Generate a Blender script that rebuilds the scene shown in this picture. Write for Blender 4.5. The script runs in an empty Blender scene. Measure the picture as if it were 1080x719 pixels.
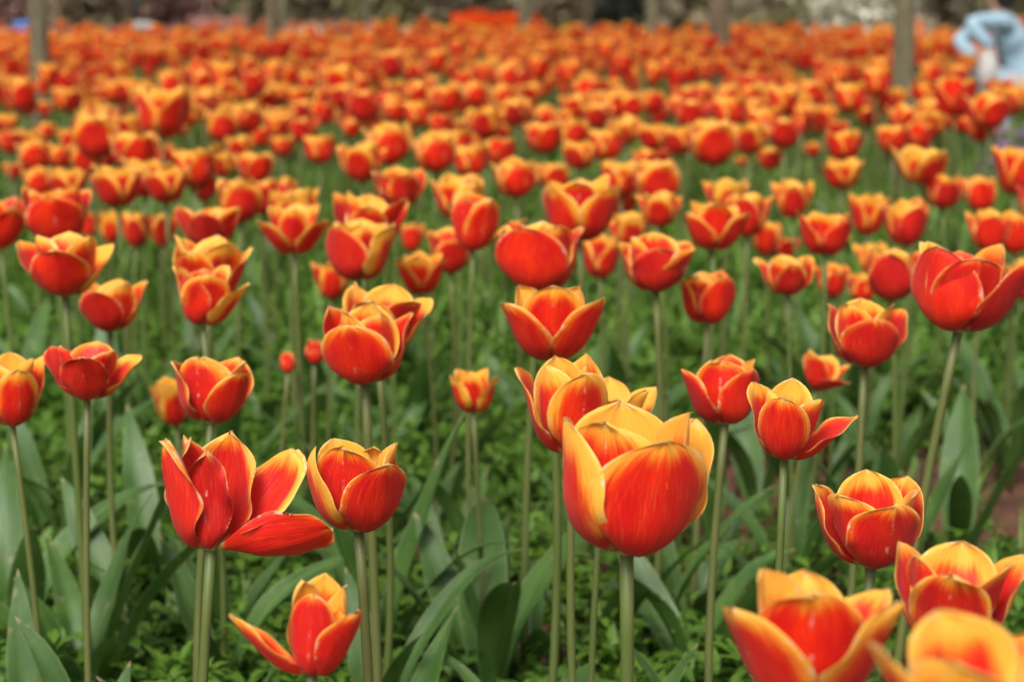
import bpy, math, random
import numpy as np
from mathutils import Vector, Matrix
R = math.radians
random.seed(7)
S = bpy.context.scene
COL = S.collection

# ------------------------------------------------------------ camera, sky, sun, exposure
PW, PH = 1080.0, 719.0
F = 2300.0                     # focal length in photo pixels
K = F / 1900.0                 # ground distances below were first measured for 1900
HOR = 5.0                      # eye level, photo row
CAMZ = 0.62
TH = math.atan((PH / 2 - HOR) / F)
cam_d = bpy.data.cameras.new('camera')
cam = bpy.data.objects.new('camera', cam_d)
COL.objects.link(cam)
cam.location = (0, 0, CAMZ)
cam.rotation_euler = (R(90) - TH, 0, 0)
cam_d.sensor_width = 36
cam_d.lens = F / PW * 36
cam_d.clip_start = 0.02
cam_d.clip_end = 600
cam_d.dof.use_dof = True
cam_d.dof.focus_distance = 1.22
cam_d.dof.aperture_fstop = 9.8
cam_d.dof.aperture_blades = 7
S.camera = cam

SUN_EL, SUN_AZ = R(48), R(198)          # azimuth measured from +Y clockwise
w = bpy.data.worlds.new('World')
S.world = w
w.use_nodes = True
wn = w.node_tree
bg = wn.nodes['Background']
sky = wn.nodes.new('ShaderNodeTexSky')
sky.sky_type = 'NISHITA'
sky.sun_disc = False
sky.sun_elevation = SUN_EL
sky.sun_rotation = SUN_AZ
sky.air_density = 1.0
sky.dust_density = 6.0
sky.ozone_density = 0.6
hs = wn.nodes.new('ShaderNodeHueSaturation')   # overcast: the sky light is nearly grey
hs.inputs['Saturation'].default_value = 0.18
wn.links.new(sky.outputs[0], hs.inputs['Color'])
wn.links.new(hs.outputs[0], bg.inputs['Color'])
bg.inputs['Strength'].default_value = 0.082
sd = bpy.data.lights.new('sun', 'SUN')
sd.energy = 1.5
sd.angle = R(22)
sd.color = (1.0, 0.95, 0.87)
sun = bpy.data.objects.new('sun', sd)
COL.objects.link(sun)
sv = Vector((math.sin(SUN_AZ) * math.cos(SUN_EL), math.cos(SUN_AZ) * math.cos(SUN_EL), math.sin(SUN_EL)))
sun.rotation_euler = sv.to_track_quat('Z', 'Y').to_euler()
S.view_settings.view_transform = 'Standard'
S.view_settings.look = 'None'
S.view_settings.gamma = 1
S.view_settings.exposure = 1.12
S.render.engine = 'CYCLES'
S.cycles.max_bounces = 6
S.cycles.diffuse_bounces = 3
S.cycles.glossy_bounces = 2
S.cycles.transmission_bounces = 3
S.cycles.transparent_max_bounces = 4
S.cycles.use_denoising = True

# ------------------------------------------------------------ helpers
CR = Vector((1, 0, 0))
CF = Vector((0, math.cos(TH), -math.sin(TH)))
CU = Vector((0, math.sin(TH), math.cos(TH)))
CAM = Vector((0, 0, CAMZ))

def ray(px, py):
    return CF + CR * ((px - PW / 2) / F) - CU * ((py - PH / 2) / F)

def at_depth(px, py, t):
    return CAM + ray(px, py) * t

def at_Y(px, py, Y):
    r = ray(px, py)
    return CAM + r * (Y / r.y)

def tag(o, label=None, cat=None, group=None, kind=None):
    if label: o['label'] = label
    if cat: o['category'] = cat
    if group: o['group'] = group
    if kind: o['kind'] = kind
    return o

def link(name, data, parent=None, loc=None):
    o = bpy.data.objects.new(name, data)
    COL.objects.link(o)
    if parent is not None: o.parent = parent
    if loc is not None: o.location = loc
    return o

def mesh(name, V, Fq, mat=None, attrs=None, smooth=True):
    """V (n,3); Fq: (m,4) or (m,3) int array or a list of such; attrs: name -> (n,4) point colours."""
    if not isinstance(Fq, list): Fq = [Fq]
    Fq = [np.asarray(f, dtype=np.int32) for f in Fq if len(f)]
    me = bpy.data.meshes.new(name)
    V = np.asarray(V, dtype=np.float32)
    me.vertices.add(len(V))
    me.vertices.foreach_set('co', V.ravel())
    loops = np.concatenate([f.ravel() for f in Fq])
    tot = np.concatenate([np.full(len(f), f.shape[1], dtype=np.int32) for f in Fq])
    st = np.concatenate([[0], np.cumsum(tot)[:-1]]).astype(np.int32)
    me.loops.add(len(loops))
    me.loops.foreach_set('vertex_index', loops)
    me.polygons.add(len(tot))
    me.polygons.foreach_set('loop_start', st)
    me.polygons.foreach_set('loop_total', tot)
    if attrs:
        for k, a in attrs.items():
            at = me.attributes.new(k, 'FLOAT_COLOR', 'POINT')
            at.data.foreach_set('color', np.asarray(a, dtype=np.float32).ravel())
    if mat: me.materials.append(mat)
    me.update(calc_edges=True)
    if smooth:
        me.polygons.foreach_set('use_smooth', np.ones(len(tot), dtype=bool))
    return me

def grid_faces(nv, nu, off=0, flip=False):
    i, j = np.meshgrid(np.arange(nv - 1), np.arange(nu - 1), indexing='ij')
    a = (i * nu + j).ravel() + off
    f = np.stack([a, a + 1, a + nu + 1, a + nu], 1)
    return f[:, ::-1] if flip else f

def smooth01(x):
    x = np.clip(x, 0, 1)
    return x * x * (3 - 2 * x)

def tube(path, radii, n=8, cap=True):
    P = np.asarray(path, float); k = len(P)
    T = np.gradient(P, axis=0)
    T /= np.linalg.norm(T, axis=1)[:, None] + 1e-9
    ref = np.array([0, 1.0, 0]) if abs(T[0][1]) < .9 else np.array([1.0, 0, 0])
    A = np.cross(T, ref); A /= np.linalg.norm(A, axis=1)[:, None] + 1e-9
    B = np.cross(T, A)
    th = np.arange(n) * 2 * math.pi / n
    V = P[:, None, :] + np.asarray(radii)[:, None, None] * (np.cos(th)[None, :, None] * A[:, None, :] + np.sin(th)[None, :, None] * B[:, None, :])
    V = V.reshape(-1, 3)
    i, j = np.meshgrid(np.arange(k - 1), np.arange(n), indexing='ij')
    a = (i * n + j).ravel(); b = (i * n + (j + 1) % n).ravel()
    Fc = np.stack([a, b, b + n, a + n], 1)
    fs = [Fc]
    if cap:
        V = np.vstack([V, P[-1], P[0]])
        e = len(V) - 2; l = (k - 1) * n
        t = np.array([[l + q, l + (q + 1) % n, e] for q in range(n)] + [[(q + 1) % n, q, e + 1] for q in range(n)])
        fs.append(t)
    return V, fs

class Bag:
    """collects vertex / face arrays into one mesh"""
    def __init__(s): s.V = []; s.Q = []; s.T = []; s.A = {}; s.n = 0
    def add(s, V, fs, attrs=None):
        V = np.asarray(V)
        if not isinstance(fs, list): fs = [fs]
        for f in fs:
            f = np.asarray(f)
            (s.Q if f.shape[1] == 4 else s.T).append(f + s.n)
        s.V.append(V); s.n += len(V)
        for k, a in (attrs or {}).items(): s.A.setdefault(k, []).append(a)
    def mesh(s, name, mat, smooth=True):
        fs = []
        if s.Q: fs.append(np.vstack(s.Q))
        if s.T: fs.append(np.vstack(s.T))
        return mesh(name, np.vstack(s.V), fs, mat, {k: np.vstack(v) for k, v in s.A.items()}, smooth)

# ------------------------------------------------------------ materials
class NT:
    def __init__(s, name):
        s.m = bpy.data.materials.new(name); s.m.use_nodes = True
        s.t = s.m.node_tree; s.t.nodes.clear()
        s.out = s.t.nodes.new('ShaderNodeOutputMaterial')
    def n(s, typ, ins=None, **kw):
        nd = s.t.nodes.new('ShaderNode' + typ)
        for k, v in kw.items(): setattr(nd, k, v)
        for k, v in (ins or {}).items():
            sock = nd.inputs[k]
            if hasattr(v, 'is_output'): s.t.links.new(v, sock)
            else: sock.default_value = v
        return nd
    def math(s, op, a, b=0.0, c=None, clamp=False):
        ins = {0: a, 1: b}
        if c is not None: ins[2] = c
        nd = s.n('Math', ins, operation=op); nd.use_clamp = clamp
        return nd.outputs[0]
    def mix(s, f, a, b, blend='MIX'):
        nd = s.n('Mix', data_type='RGBA', blend_type=blend)
        for sock, v in ((nd.inputs[0], f), (nd.inputs[6], a), (nd.inputs[7], b)):
            if hasattr(v, 'is_output'): s.t.links.new(v, sock)
            else: sock.default_value = v if not isinstance(v, tuple) or len(v) == 4 else (*v, 1)
        return nd.outputs[2]
    def ss(s, x, lo, hi):
        nd = s.n('MapRange', {0: x, 1: lo, 2: hi, 3: 0.0, 4: 1.0}, interpolation_type='SMOOTHSTEP')
        return nd.outputs[0]
    def noise(s, vec, scale, detail=2.0, rough=.5):
        ins = {'Scale': scale, 'Detail': detail, 'Roughness': rough}
        if vec is not None: ins['Vector'] = vec
        return s.n('TexNoise', ins).outputs[0]
    def surf(s, sh): s.t.links.new(sh, s.out.inputs[0]); return s.m

def leafy(nt, col, rough, transl, bump=None, spec=.5, tcol=None):
    ins = {'Base Color': col, 'Roughness': rough, 'Specular IOR Level': spec}
    if bump is not None: ins['Normal'] = bump
    p = nt.n('BsdfPrincipled', ins)
    ti = {'Color': tcol if tcol is not None else col}
    if bump is not None: ti['Normal'] = bump
    t = nt.n('BsdfTranslucent', ti)
    mx = nt.n('MixShader', {0: transl, 1: p.outputs[0], 2: t.outputs[0]})
    return nt.surf(mx.outputs[0])

def petal_material():
    nt = NT('tulip_petal')
    pc = nt.n('Attribute', attribute_name='pc').outputs[0]     # margin, along, across, inner side
    pca = nt.t.nodes[-1].outputs['Alpha']
    pr = nt.n('Attribute', attribute_name='pr').outputs[0]     # yellow width, seed, scratch, pinkness
    pra = nt.t.nodes[-1].outputs['Alpha']
    s = nt.n('SeparateColor', {0: pc}); edge, V, U = s.outputs
    q = nt.n('SeparateColor', {0: pr}); yw, seed, scr = q.outputs
    sz = nt.math('MULTIPLY', seed, 37.0)
    # streaks that run along the petal and fan towards the margin
    vec = nt.n('CombineXYZ', {0: nt.math('MULTIPLY', U, 26.0), 1: nt.math('MULTIPLY', V, 2.6), 2: sz}).outputs[0]
    st = nt.math('SUBTRACT', nt.noise(vec, 1.0, 4.0, .65), .5)
    vec2 = nt.n('CombineXYZ', {0: nt.math('MULTIPLY', U, 4.5), 1: nt.math('MULTIPLY', V, 2.2), 2: sz}).outputs[0]
    bl = nt.math('SUBTRACT', nt.noise(vec2, 1.0, 2.0, .5), .5)
    vec3 = nt.n('CombineXYZ', {0: nt.math('MULTIPLY', U, 95.0), 1: nt.math('MULTIPLY', V, 6.0), 2: sz}).outputs[0]
    fine = nt.math('SUBTRACT', nt.noise(vec3, 1.0, 2.0, .6), .5)
    m = nt.math('ADD', edge, nt.math('MULTIPLY', st, .48))
    m = nt.math('ADD', m, nt.math('MULTIPLY', bl, .42))
    m = nt.math('ADD', m, nt.math('MULTIPLY', nt.math('SUBTRACT', V, .5), .22))     # wider yellow towards the tip
    m = nt.math('ADD', m, nt.math('MULTIPLY', pca, .06))
    lo = nt.math('SUBTRACT', .985, yw)
    f1 = nt.ss(m, lo, nt.math('ADD', lo, .32))
    f2 = nt.ss(m, nt.math('ADD', lo, .14), nt.math('ADD', lo, .44))
    f3 = nt.ss(nt.math('ADD', edge, nt.math('MULTIPLY', bl, .10)), .955, 1.0)
    red = nt.mix(nt.ss(bl, -.25, .3), (.72, .009, .007), (.90, .036, .005))
    red = nt.mix(nt.math('MULTIPLY', pra, .5), red, (.50, .008, .018))
    c = nt.mix(f1, red, (.93, .21, .010))
    c = nt.mix(f2, c, (.96, .53, .060))
    c = nt.mix(nt.math('MULTIPLY', f3, .50), c, (.95, .72, .26))
    c = nt.mix(nt.math('MULTIPLY', nt.ss(fine, .02, .22), .13), c, (.95, .45, .12))
    c = nt.mix(nt.math('MULTIPLY', nt.ss(fine, -.02, -.22), .26), c, (.42, .004, .006))
    # pale green-yellow foot of the petal
    foot = nt.ss(nt.math('ADD', V, nt.math('MULTIPLY', st, .06)), .085, .025)
    c = nt.mix(nt.math('MULTIPLY', foot, .85), c, (.72, .62, .22))
    # weathered scratch lines close to the midrib and brown-white nicks on the margin
    vv = nt.n('CombineXYZ', {0: 0.0, 1: nt.math('MULTIPLY', V, 5.0), 2: sz}).outputs[0]
    wob = nt.math('MULTIPLY', nt.math('SUBTRACT', nt.noise(vv, 1.0, 5.0, .7), .5), .14)
    dU = nt.math('ABSOLUTE', nt.math('ADD', nt.math('SUBTRACT', U, .5), wob))
    vv2 = nt.n('CombineXYZ', {0: 3.0, 1: nt.math('MULTIPLY', V, 5.5), 2: nt.math('MULTIPLY', sz, 1.7)}).outputs[0]
    gap = nt.ss(nt.noise(vv2, 1.0, 4.0, .7), .50, .66)
    line = nt.math('MULTIPLY', nt.ss(dU, .026, .004), gap)
    line = nt.math('MULTIPLY', line, nt.math('MULTIPLY', nt.ss(V, .28, .4), nt.ss(V, .96, .8)))
    line = nt.math('MULTIPLY', line, nt.math('MULTIPLY', scr, nt.math('SUBTRACT', 1.0, pca)))
    c = nt.mix(nt.math('MULTIPLY', line, .75), c, (.86, .55, .42))
    nk = nt.n('CombineXYZ', {0: nt.math('MULTIPLY', U, 14.0), 1: nt.math('MULTIPLY', V, 14.0), 2: nt.math('ADD', sz, 9.0)}).outputs[0]
    nick = nt.math('MULTIPLY', nt.ss(nt.noise(nk, 1.0, 3.0), .54, .66), nt.ss(edge, .84, .98))
    c = nt.mix(nt.math('MULTIPLY', nick, .7), c, (.80, .68, .50))
    geo = nt.math('ADD', nt.math('MULTIPLY', st, 1.0), nt.math('MULTIPLY', fine, .35))
    bump = nt.n('Bump', {'Height': geo, 'Strength': .4, 'Distance': .0012}).outputs[0]
    p = nt.n('BsdfPrincipled', {'Base Color': c, 'Roughness': .42, 'Specular IOR Level': .35, 'Sheen Weight': .08, 'Normal': bump})
    t = nt.n('BsdfTranslucent', {'Color': c, 'Normal': bump})
    mx = nt.n('MixShader', {0: .38, 1: p.outputs[0], 2: t.outputs[0]})
    return nt.surf(mx.outputs[0])

def plain_leaf(name, ca, cb, rough=.5, tr=.25, scale=30, spec=.4, wear=None, coord='Object'):
    nt = NT(name)
    tc = nt.n('TexCoord').outputs[coord]
    oi = nt.n('ObjectInfo').outputs['Random']
    n = nt.noise(tc, scale, 3.0)
    at = nt.n('Attribute', attribute_name='lc').outputs[0]
    f = nt.math('ADD', nt.math('MULTIPLY', n, .8), nt.math('MULTIPLY', nt.n('SeparateColor', {0: at}).outputs[0], .7))
    c = nt.mix(nt.math('MINIMUM', f, 1.0), ca, cb)
    c = nt.mix(nt.math('MULTIPLY', oi, .3), c, tuple(x * 1.35 for x in cb))
    if wear:
        c = nt.mix(nt.ss(nt.noise(tc, scale * 2.2, 2.0), .70, .76), c, wear)
    return leafy(nt, c, rough, tr, spec=spec)

def leaf_material():
    nt = NT('tulip_leaf')
    at = nt.n('Attribute', attribute_name='lc').outputs[0]     # across, along, seed
    s = nt.n('SeparateColor', {0: at}); U, V, sd_ = s.outputs
    vec = nt.n('CombineXYZ', {0: nt.math('MULTIPLY', U, 34.0), 1: nt.math('MULTIPLY', V, 1.6), 2: nt.math('MULTIPLY', sd_, 31.0)}).outputs[0]
    st = nt.noise(vec, 1.0, 3.0, .6)
    tc = nt.n('TexCoord').outputs['Object']
    n = nt.noise(tc, 26, 3.0)
    c = nt.mix(nt.ss(n, .3, .7), (.020, .066, .009), (.060, .130, .020))
    c = nt.mix(nt.math('MULTIPLY', nt.ss(st, .42, .72), .60), c, (.12, .20, .050))
    oi = nt.n('ObjectInfo').outputs['Random']
    c = nt.mix(nt.math('MULTIPLY', oi, .40), c, (.050, .115, .020))
    du = nt.math('MULTIPLY', nt.math('ABSOLUTE', nt.math('SUBTRACT', U, .5)), 2.0)
    c = nt.mix(nt.math('MULTIPLY', nt.ss(du, .90, 1.0), .55), c, (.24, .32, .13))
    c = nt.mix(nt.math('MULTIPLY', nt.ss(V, .95, .985), .85), c, (.30, .22, .10))
    c = nt.mix(nt.math('MULTIPLY', nt.ss(nt.noise(tc, 48, 4.0), .61, .70), .7), c, (.22, .20, .11))
    bump = nt.n('Bump', {'Height': st, 'Strength': .5, 'Distance': .001}).outputs[0]
    return leafy(nt, c, .42, .22, bump, spec=.45)

def stem_material():
    nt = NT('tulip_stem')
    tc = nt.n('TexCoord').outputs['Object']
    mp = nt.n('Mapping', {'Vector': tc, 'Scale': (160, 160, 9)}).outputs[0]
    a = nt.noise(mp, 1.0, 3.0)
    b = nt.noise(tc, 14, 2.0)
    c = nt.mix(b, (.050, .095, .018), (.100, .128, .030))
    c = nt.mix(nt.math('MULTIPLY', nt.ss(a, .5, .75), .45), c, (.15, .13, .055))
    oi = nt.n('ObjectInfo').outputs['Random']
    c = nt.mix(nt.math('MULTIPLY', oi, .35), c, (.13, .085, .035))
    p = nt.n('BsdfPrincipled', {'Base Color': c, 'Roughness': .5, 'Specular IOR Level': .35})
    return nt.surf(p.outputs[0])

def simple_mat(name, ca, cb, scale=8, rough=.8, bump=.0, dist=.01, detail=5.0, stretch=None, cc=None):
    nt = NT(name)
    v = nt.n('TexCoord').outputs['Object']
    if stretch: v = nt.n('Mapping', {'Vector': v, 'Scale': stretch}).outputs[0]
    n = nt.noise(v, scale, detail, .62)
    c = nt.mix(nt.ss(n, .3, .7), ca, cb)
    if cc: c = nt.mix(nt.ss(nt.noise(v, scale * .23, 3.0), .52, .66), c, cc)
    ins = {'Base Color': c, 'Roughness': rough, 'Specular IOR Level': .3}
    if bump: ins['Normal'] = nt.n('Bump', {'Height': n, 'Strength': bump, 'Distance': dist}).outputs[0]
    return nt.surf(nt.n('BsdfPrincipled', ins).outputs[0])

M_PETAL = petal_material()
M_LEAF = leaf_material()
M_STEM = stem_material()
M_SOIL = simple_mat('red_soil', (.050, .022, .014), (.150, .062, .036), 22, .95, .9, .02, 8.0, cc=(.075, .045, .028))
M_WEED = plain_leaf('weed_leaves', (.016, .062, .008), (.098, .195, .018), .5, .3, 9)
M_ORGAN = simple_mat('flower_heart', (.30, .33, .10), (.48, .46, .20), 60, .6)
M_DARK = simple_mat('anther', (.02, .015, .02), (.06, .05, .03), 90, .8)

# ------------------------------------------------------------ petals and flowers
WV = np.array([0, .05, .13, .25, .40, .56, .70, .80, .88, .94, .98, 1.0])
WW = np.array([.22, .40, .62, .83, .96, 1.0, .97, .88, .73, .53, .30, .03])

WP = np.array([.22, .42, .66, .88, .99, .98, .88, .74, .56, .35, .17, .02])

def petal(rng, ang, L=.066, W=.025, phi1=85., phi0=-8., knee=.60, tipcurl=6., base_r=.003, cross=1.0, nv=22, nu=15, yw=.3,
          scratch=0., pink=.3, double=True, ruffle=1.0, twist=0., side_bend=0., roll=0., point=.3):
    v = np.linspace(0, 1, nv) ** .92
    u = np.linspace(-1, 1, nu)
    phi = phi0 + (phi1 - phi0) * smooth01(v / knee * .5 + .02) * 1.0
    t = np.clip(v / knee, 0, 1)
    phi = phi0 + (phi1 - phi0) * (1 - (1 - t) ** 1.9)
    phi = phi + tipcurl * np.clip((v - .62) / .38, 0, 1) ** 1.5
    phr = np.radians(phi)
    dv = np.diff(v, prepend=0) * L
    x = base_r + np.cumsum(np.cos(phr) * dv)
    z = np.cumsum(np.sin(phr) * dv)
    peak = rng.uniform(-.05, .05)
    wv = np.interp(np.clip(v + peak * v * (1 - v) * 2, 0, 1), WV, WW * (1 - point) + WP * point) * W
    wv = np.convolve(np.pad(wv, 1, mode='edge'), [.2, .6, .2], 'valid'); wv[-1] = W * .02
    theta = np.radians(np.interp(v, [0, .3, .6, 1], [78, 66, 52, 40])) * cross
    rho = wv / theta
    U, Vv = np.meshgrid(u, v)
    a = U * theta[:, None]
    inn = rho[:, None] * (1 - np.cos(a))
    y = rho[:, None] * np.sin(a) + (side_bend * L * (v ** 2))[:, None]
    # relief: midrib groove, ruffled margin, gentle waves
    au = np.abs(U)
    p1, p2, p3 = rng.uniform(0, 6.28, 3)
    h = -.0007 * np.exp(-(U / .10) ** 2) * np.clip(Vv * 3, 0, 1)
    h = h + ruffle * .0014 * np.sin(Vv * rng.uniform(9, 15) + p1 + np.sign(U) * 1.3) * au ** 3 * np.clip(Vv * 2, 0, 1)
    h = h + ruffle * .0010 * np.sin(U * 3.1 + p2) * np.sin(Vv * 5.2 + p3) * Vv
    h = h - ruffle * rng.uniform(.0, .0022) * np.clip(au - .72, 0, 1) / .28 * np.clip(Vv * 1.5, 0, 1)   # margins roll outward
    inn = inn + h
    y = y + 0 * inn
    if roll:
        ra = np.radians(roll) * smooth01(Vv / .35)
        inn, y = inn * np.cos(ra) - y * np.sin(ra), inn * np.sin(ra) + y * np.cos(ra)
    tx, tz = np.cos(phr), np.sin(phr)
    nx, nz = -tz, tx
    X = x[:, None] + nx[:, None] * inn
    Z = z[:, None] + nz[:, None] * inn
    Y = y
    # nibbled tip
    jag = (np.sin(U * 23 + p1) * .5 + np.sin(U * 41 + p2) * .5) * .0006 * np.clip((Vv - .8) / .2, 0, 1) * ruffle
    Z = Z + jag
    if twist:
        tw = np.radians(twist) * Vv ** 2
        X0 = x[:, None]
        X, Y = X0 + (X - X0) * np.cos(tw) - Y * np.sin(tw), (X - X0) * np.sin(tw) + Y * np.cos(tw)
    ca, sa = math.cos(R(ang)), math.sin(R(ang))
    # ang 0 faces the camera (-Y), positive goes to +X
    P = np.stack([X * sa + Y * ca, -X * ca + Y * sa, Z], -1)
    N = np.stack([nx[:, None] * np.cos(a) * sa + 0 * U, -nx[:, None] * np.cos(a) * ca, nz[:, None] * np.cos(a)], -1)
    dist = (1 - au) * wv[:, None] / W
    dtip = (1 - Vv) * 2.1
    edge = 1 - np.clip(np.minimum(dist, dtip) * 1.0, 0, 1)
    # the flat foot is narrow: do not let it count as margin
    edge = edge * np.interp(Vv, [0, .08, .22], [0, .5, 1])
    def cols(inner):
        return (np.stack([edge, Vv, U * .5 + .5, np.full_like(U, inner)], -1).reshape(-1, 4),
                np.tile([yw, seed, scratch, pink], (nv * nu, 1)))
    seed = rng.uniform()
    A0, B0 = cols(0.)
    V0 = P.reshape(-1, 3)
    if not double:
        return V0, [grid_faces(nv, nu)], A0, B0
    th = .00055 * np.clip((1 - edge) * 6, .15, 1)
    V1 = (P + N * th[..., None]).reshape(-1, 3)
    A1, B1 = cols(1.)
    n0 = nv * nu
    rim = list(range(nu)) + [i * nu + nu - 1 for i in range(1, nv)] + [(nv - 1) * nu + j for j in range(nu - 2, -1, -1)] + [i * nu for i in range(nv - 2, 0, -1)]
    rim = np.array(rim); nx_ = np.roll(rim, -1)
    sides = np.stack([nx_, rim, rim + n0, nx_ + n0], 1)
    return (np.vstack([V0, V1]), [grid_faces(nv, nu), grid_faces(nv, nu, n0, True), sides],
            np.vstack([A0, A1]), np.vstack([B0, B1]))

def flower_spec(rng, opn=.3, yaw=0., yw=.32, custom=None, L=.066, res=(22, 15), double=True, ruffle=1.0):
    """list of petal argument dicts"""
    out = []
    for k in range(6):
        inner = k % 2
        ang = yaw + k * 60 + rng.uniform(-7, 7)
        a = dict(ang=ang, L=L * rng.uniform(.94, 1.06) * (.97 if inner else 1.0), W=.0255 * rng.uniform(.92, 1.06) * (1.0 if inner else .98),
                 phi1=92 - 46 * opn + rng.uniform(-5, 5) + (6 if inner else 0), phi0=(rng.uniform(10, 18) if inner else rng.uniform(-16, -6)), knee=rng.uniform(.54, .64),
                 tipcurl=(rng.uniform(-6, 8) if inner else rng.uniform(-8, 5)), base_r=.0022 if inner else .0040, cross=rng.uniform(.88, 1.05),
                 yw=max(.05, yw + (.15 if inner else -.05) + rng.uniform(-.12, .12)), point=rng.uniform(.3, .9) if not inner else rng.uniform(.1, .6), scratch=1. if rng.uniform() < .3 else 0., pink=rng.uniform(0, 1) ** 2,
                 ruffle=ruffle * rng.uniform(.6, 1.5), twist=rng.uniform(-6, 6), side_bend=rng.uniform(-.03, .03))
        if custom and k in custom: a.update(custom[k])
        if custom and 'all' in custom: a.update(custom['all'])
        a.update(nv=res[0], nu=res[1], double=double)
        out.append(a)
    return out

def build_petals(rng, spec):
    return [petal(rng, **a) for a in spec]

def organs_mesh(rng):
    b = Bag()
    V, f = tube([(0, 0, -.001), (0, 0, .001), (0, 0, .003), (0, 0, .005)], [.0030, .0040, .0038, .001], 10); b.add(V, f)
    V, f = tube([(0, 0, .002), (0, 0, .012), (0, 0, .022), (0, 0, .026)], [.0032, .0042, .0034, .0048], 8); b.add(V, f)
    for k in range(6):
        a = k * 1.047 + .3
        d = np.array([math.cos(a), math.sin(a), 0])
        V, f = tube([d * .003, d * .007 + [0, 0, .008], d * .0095 + [0, 0, .014]], [.0008, .0007, .0006], 5); b.add(V, f)
        V, f = tube([d * .0095 + [0, 0, .013], d * .0100 + [0, 0, .018], d * .0105 + [0, 0, .024]], [.0012, .0017, .0008], 6); b.add(V, f)
    return b.mesh('flower', M_ORGAN)

ORGANS = organs_mesh(None)

# ------------------------------------------------------------ leaves and stems
def leaf_arrays(rng, L=.24, W=.021, lean=25, droop=60, twist=25, nv=16, nu=7, fold=.5):
    v = np.linspace(0, 1, nv); u = np.linspace(-1, 1, nu)
    el = np.radians(90 - lean - droop * v ** 2.0)
    dv = L / (nv - 1)
    x = np.cumsum(np.cos(el)) * dv; z = np.cumsum(np.sin(el)) * dv
    wv = W * np.interp(v, [0, .08, .25, .45, .65, .82, .93, 1], [.30, .45, .82, 1.0, .88, .55, .25, .02])
    wv = np.convolve(np.pad(wv, 1, mode='edge'), [.2, .6, .2], 'valid'); wv[-1] = W * .01
    U, Vv = np.meshgrid(u, v)
    f = fold * (1 - .7 * Vv)
    rr = wv[:, None] * U
    lift = np.abs(rr) * f * 1.0 + .10 * wv[:, None] * np.sin(Vv * 11 + rng.uniform(0, 6)) * np.abs(U) ** 2
    tw = np.radians(twist) * Vv ** 1.3
    yy = rr * np.cos(tw) * np.cos(f) ; up = rr * np.sin(tw) + lift
    nx, nz = -np.sin(el), np.cos(el)
    X = x[:, None] + nx[:, None] * up
    Z = z[:, None] + nz[:, None] * up
    sb = rng.uniform(-.12, .12) * L
    Y = yy + sb * (v ** 2)[:, None]
    P = np.stack([X, Y, Z], -1).reshape(-1, 3)
    A = np.stack([U * .5 + .5, Vv, np.full_like(U, rng.uniform()), np.ones_like(U)], -1).reshape(-1, 4)
    return P, grid_faces(nv, nu), A

rl = np.random.RandomState(5)
LEAVES = []
for k in range(12):
    P, f, A = leaf_arrays(rl, L=rl.uniform(.17, .24), W=rl.uniform(.012, .021), lean=rl.uniform(10, 34), droop=rl.uniform(10, 75), twist=rl.uniform(-60, 60), fold=rl.uniform(.25, .8))
    # thin second side, so the leaf has a body
    n0 = len(P)
    LEAVES.append(mesh('leaf', P, [f], M_LEAF, {'lc': A}))

def add_leaf(root, ang, sc=1.0, k=None, z=.0, rng=random):
    me = LEAVES[rng.randrange(len(LEAVES)) if k is None else k]
    o = link('leaf', me, root, (.003 * math.cos(ang), .003 * math.sin(ang), z))
    o.rotation_euler = (rng.uniform(-.08, .08), rng.uniform(-.08, .08), ang)
    o.scale = (sc, sc, sc * rng.uniform(.92, 1.1))
    return o

def stem_mesh(h, dx, dy, r=.0036, bend=0., n=9, seg=9):
    t = np.linspace(0, 1, seg)
    P = np.stack([dx * t ** 1.25 + bend * np.sin(t * math.pi), dy * t ** 1.25 + bend * .4 * np.sin(t * math.pi * 2), h * t], 1)
    rad = r * np.interp(t, [0, .5, .95, 1], [1.15, 1.0, .93, 1.0])
    V, f = tube(P, rad, n)
    return mesh('stem', V, f, M_STEM)

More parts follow.
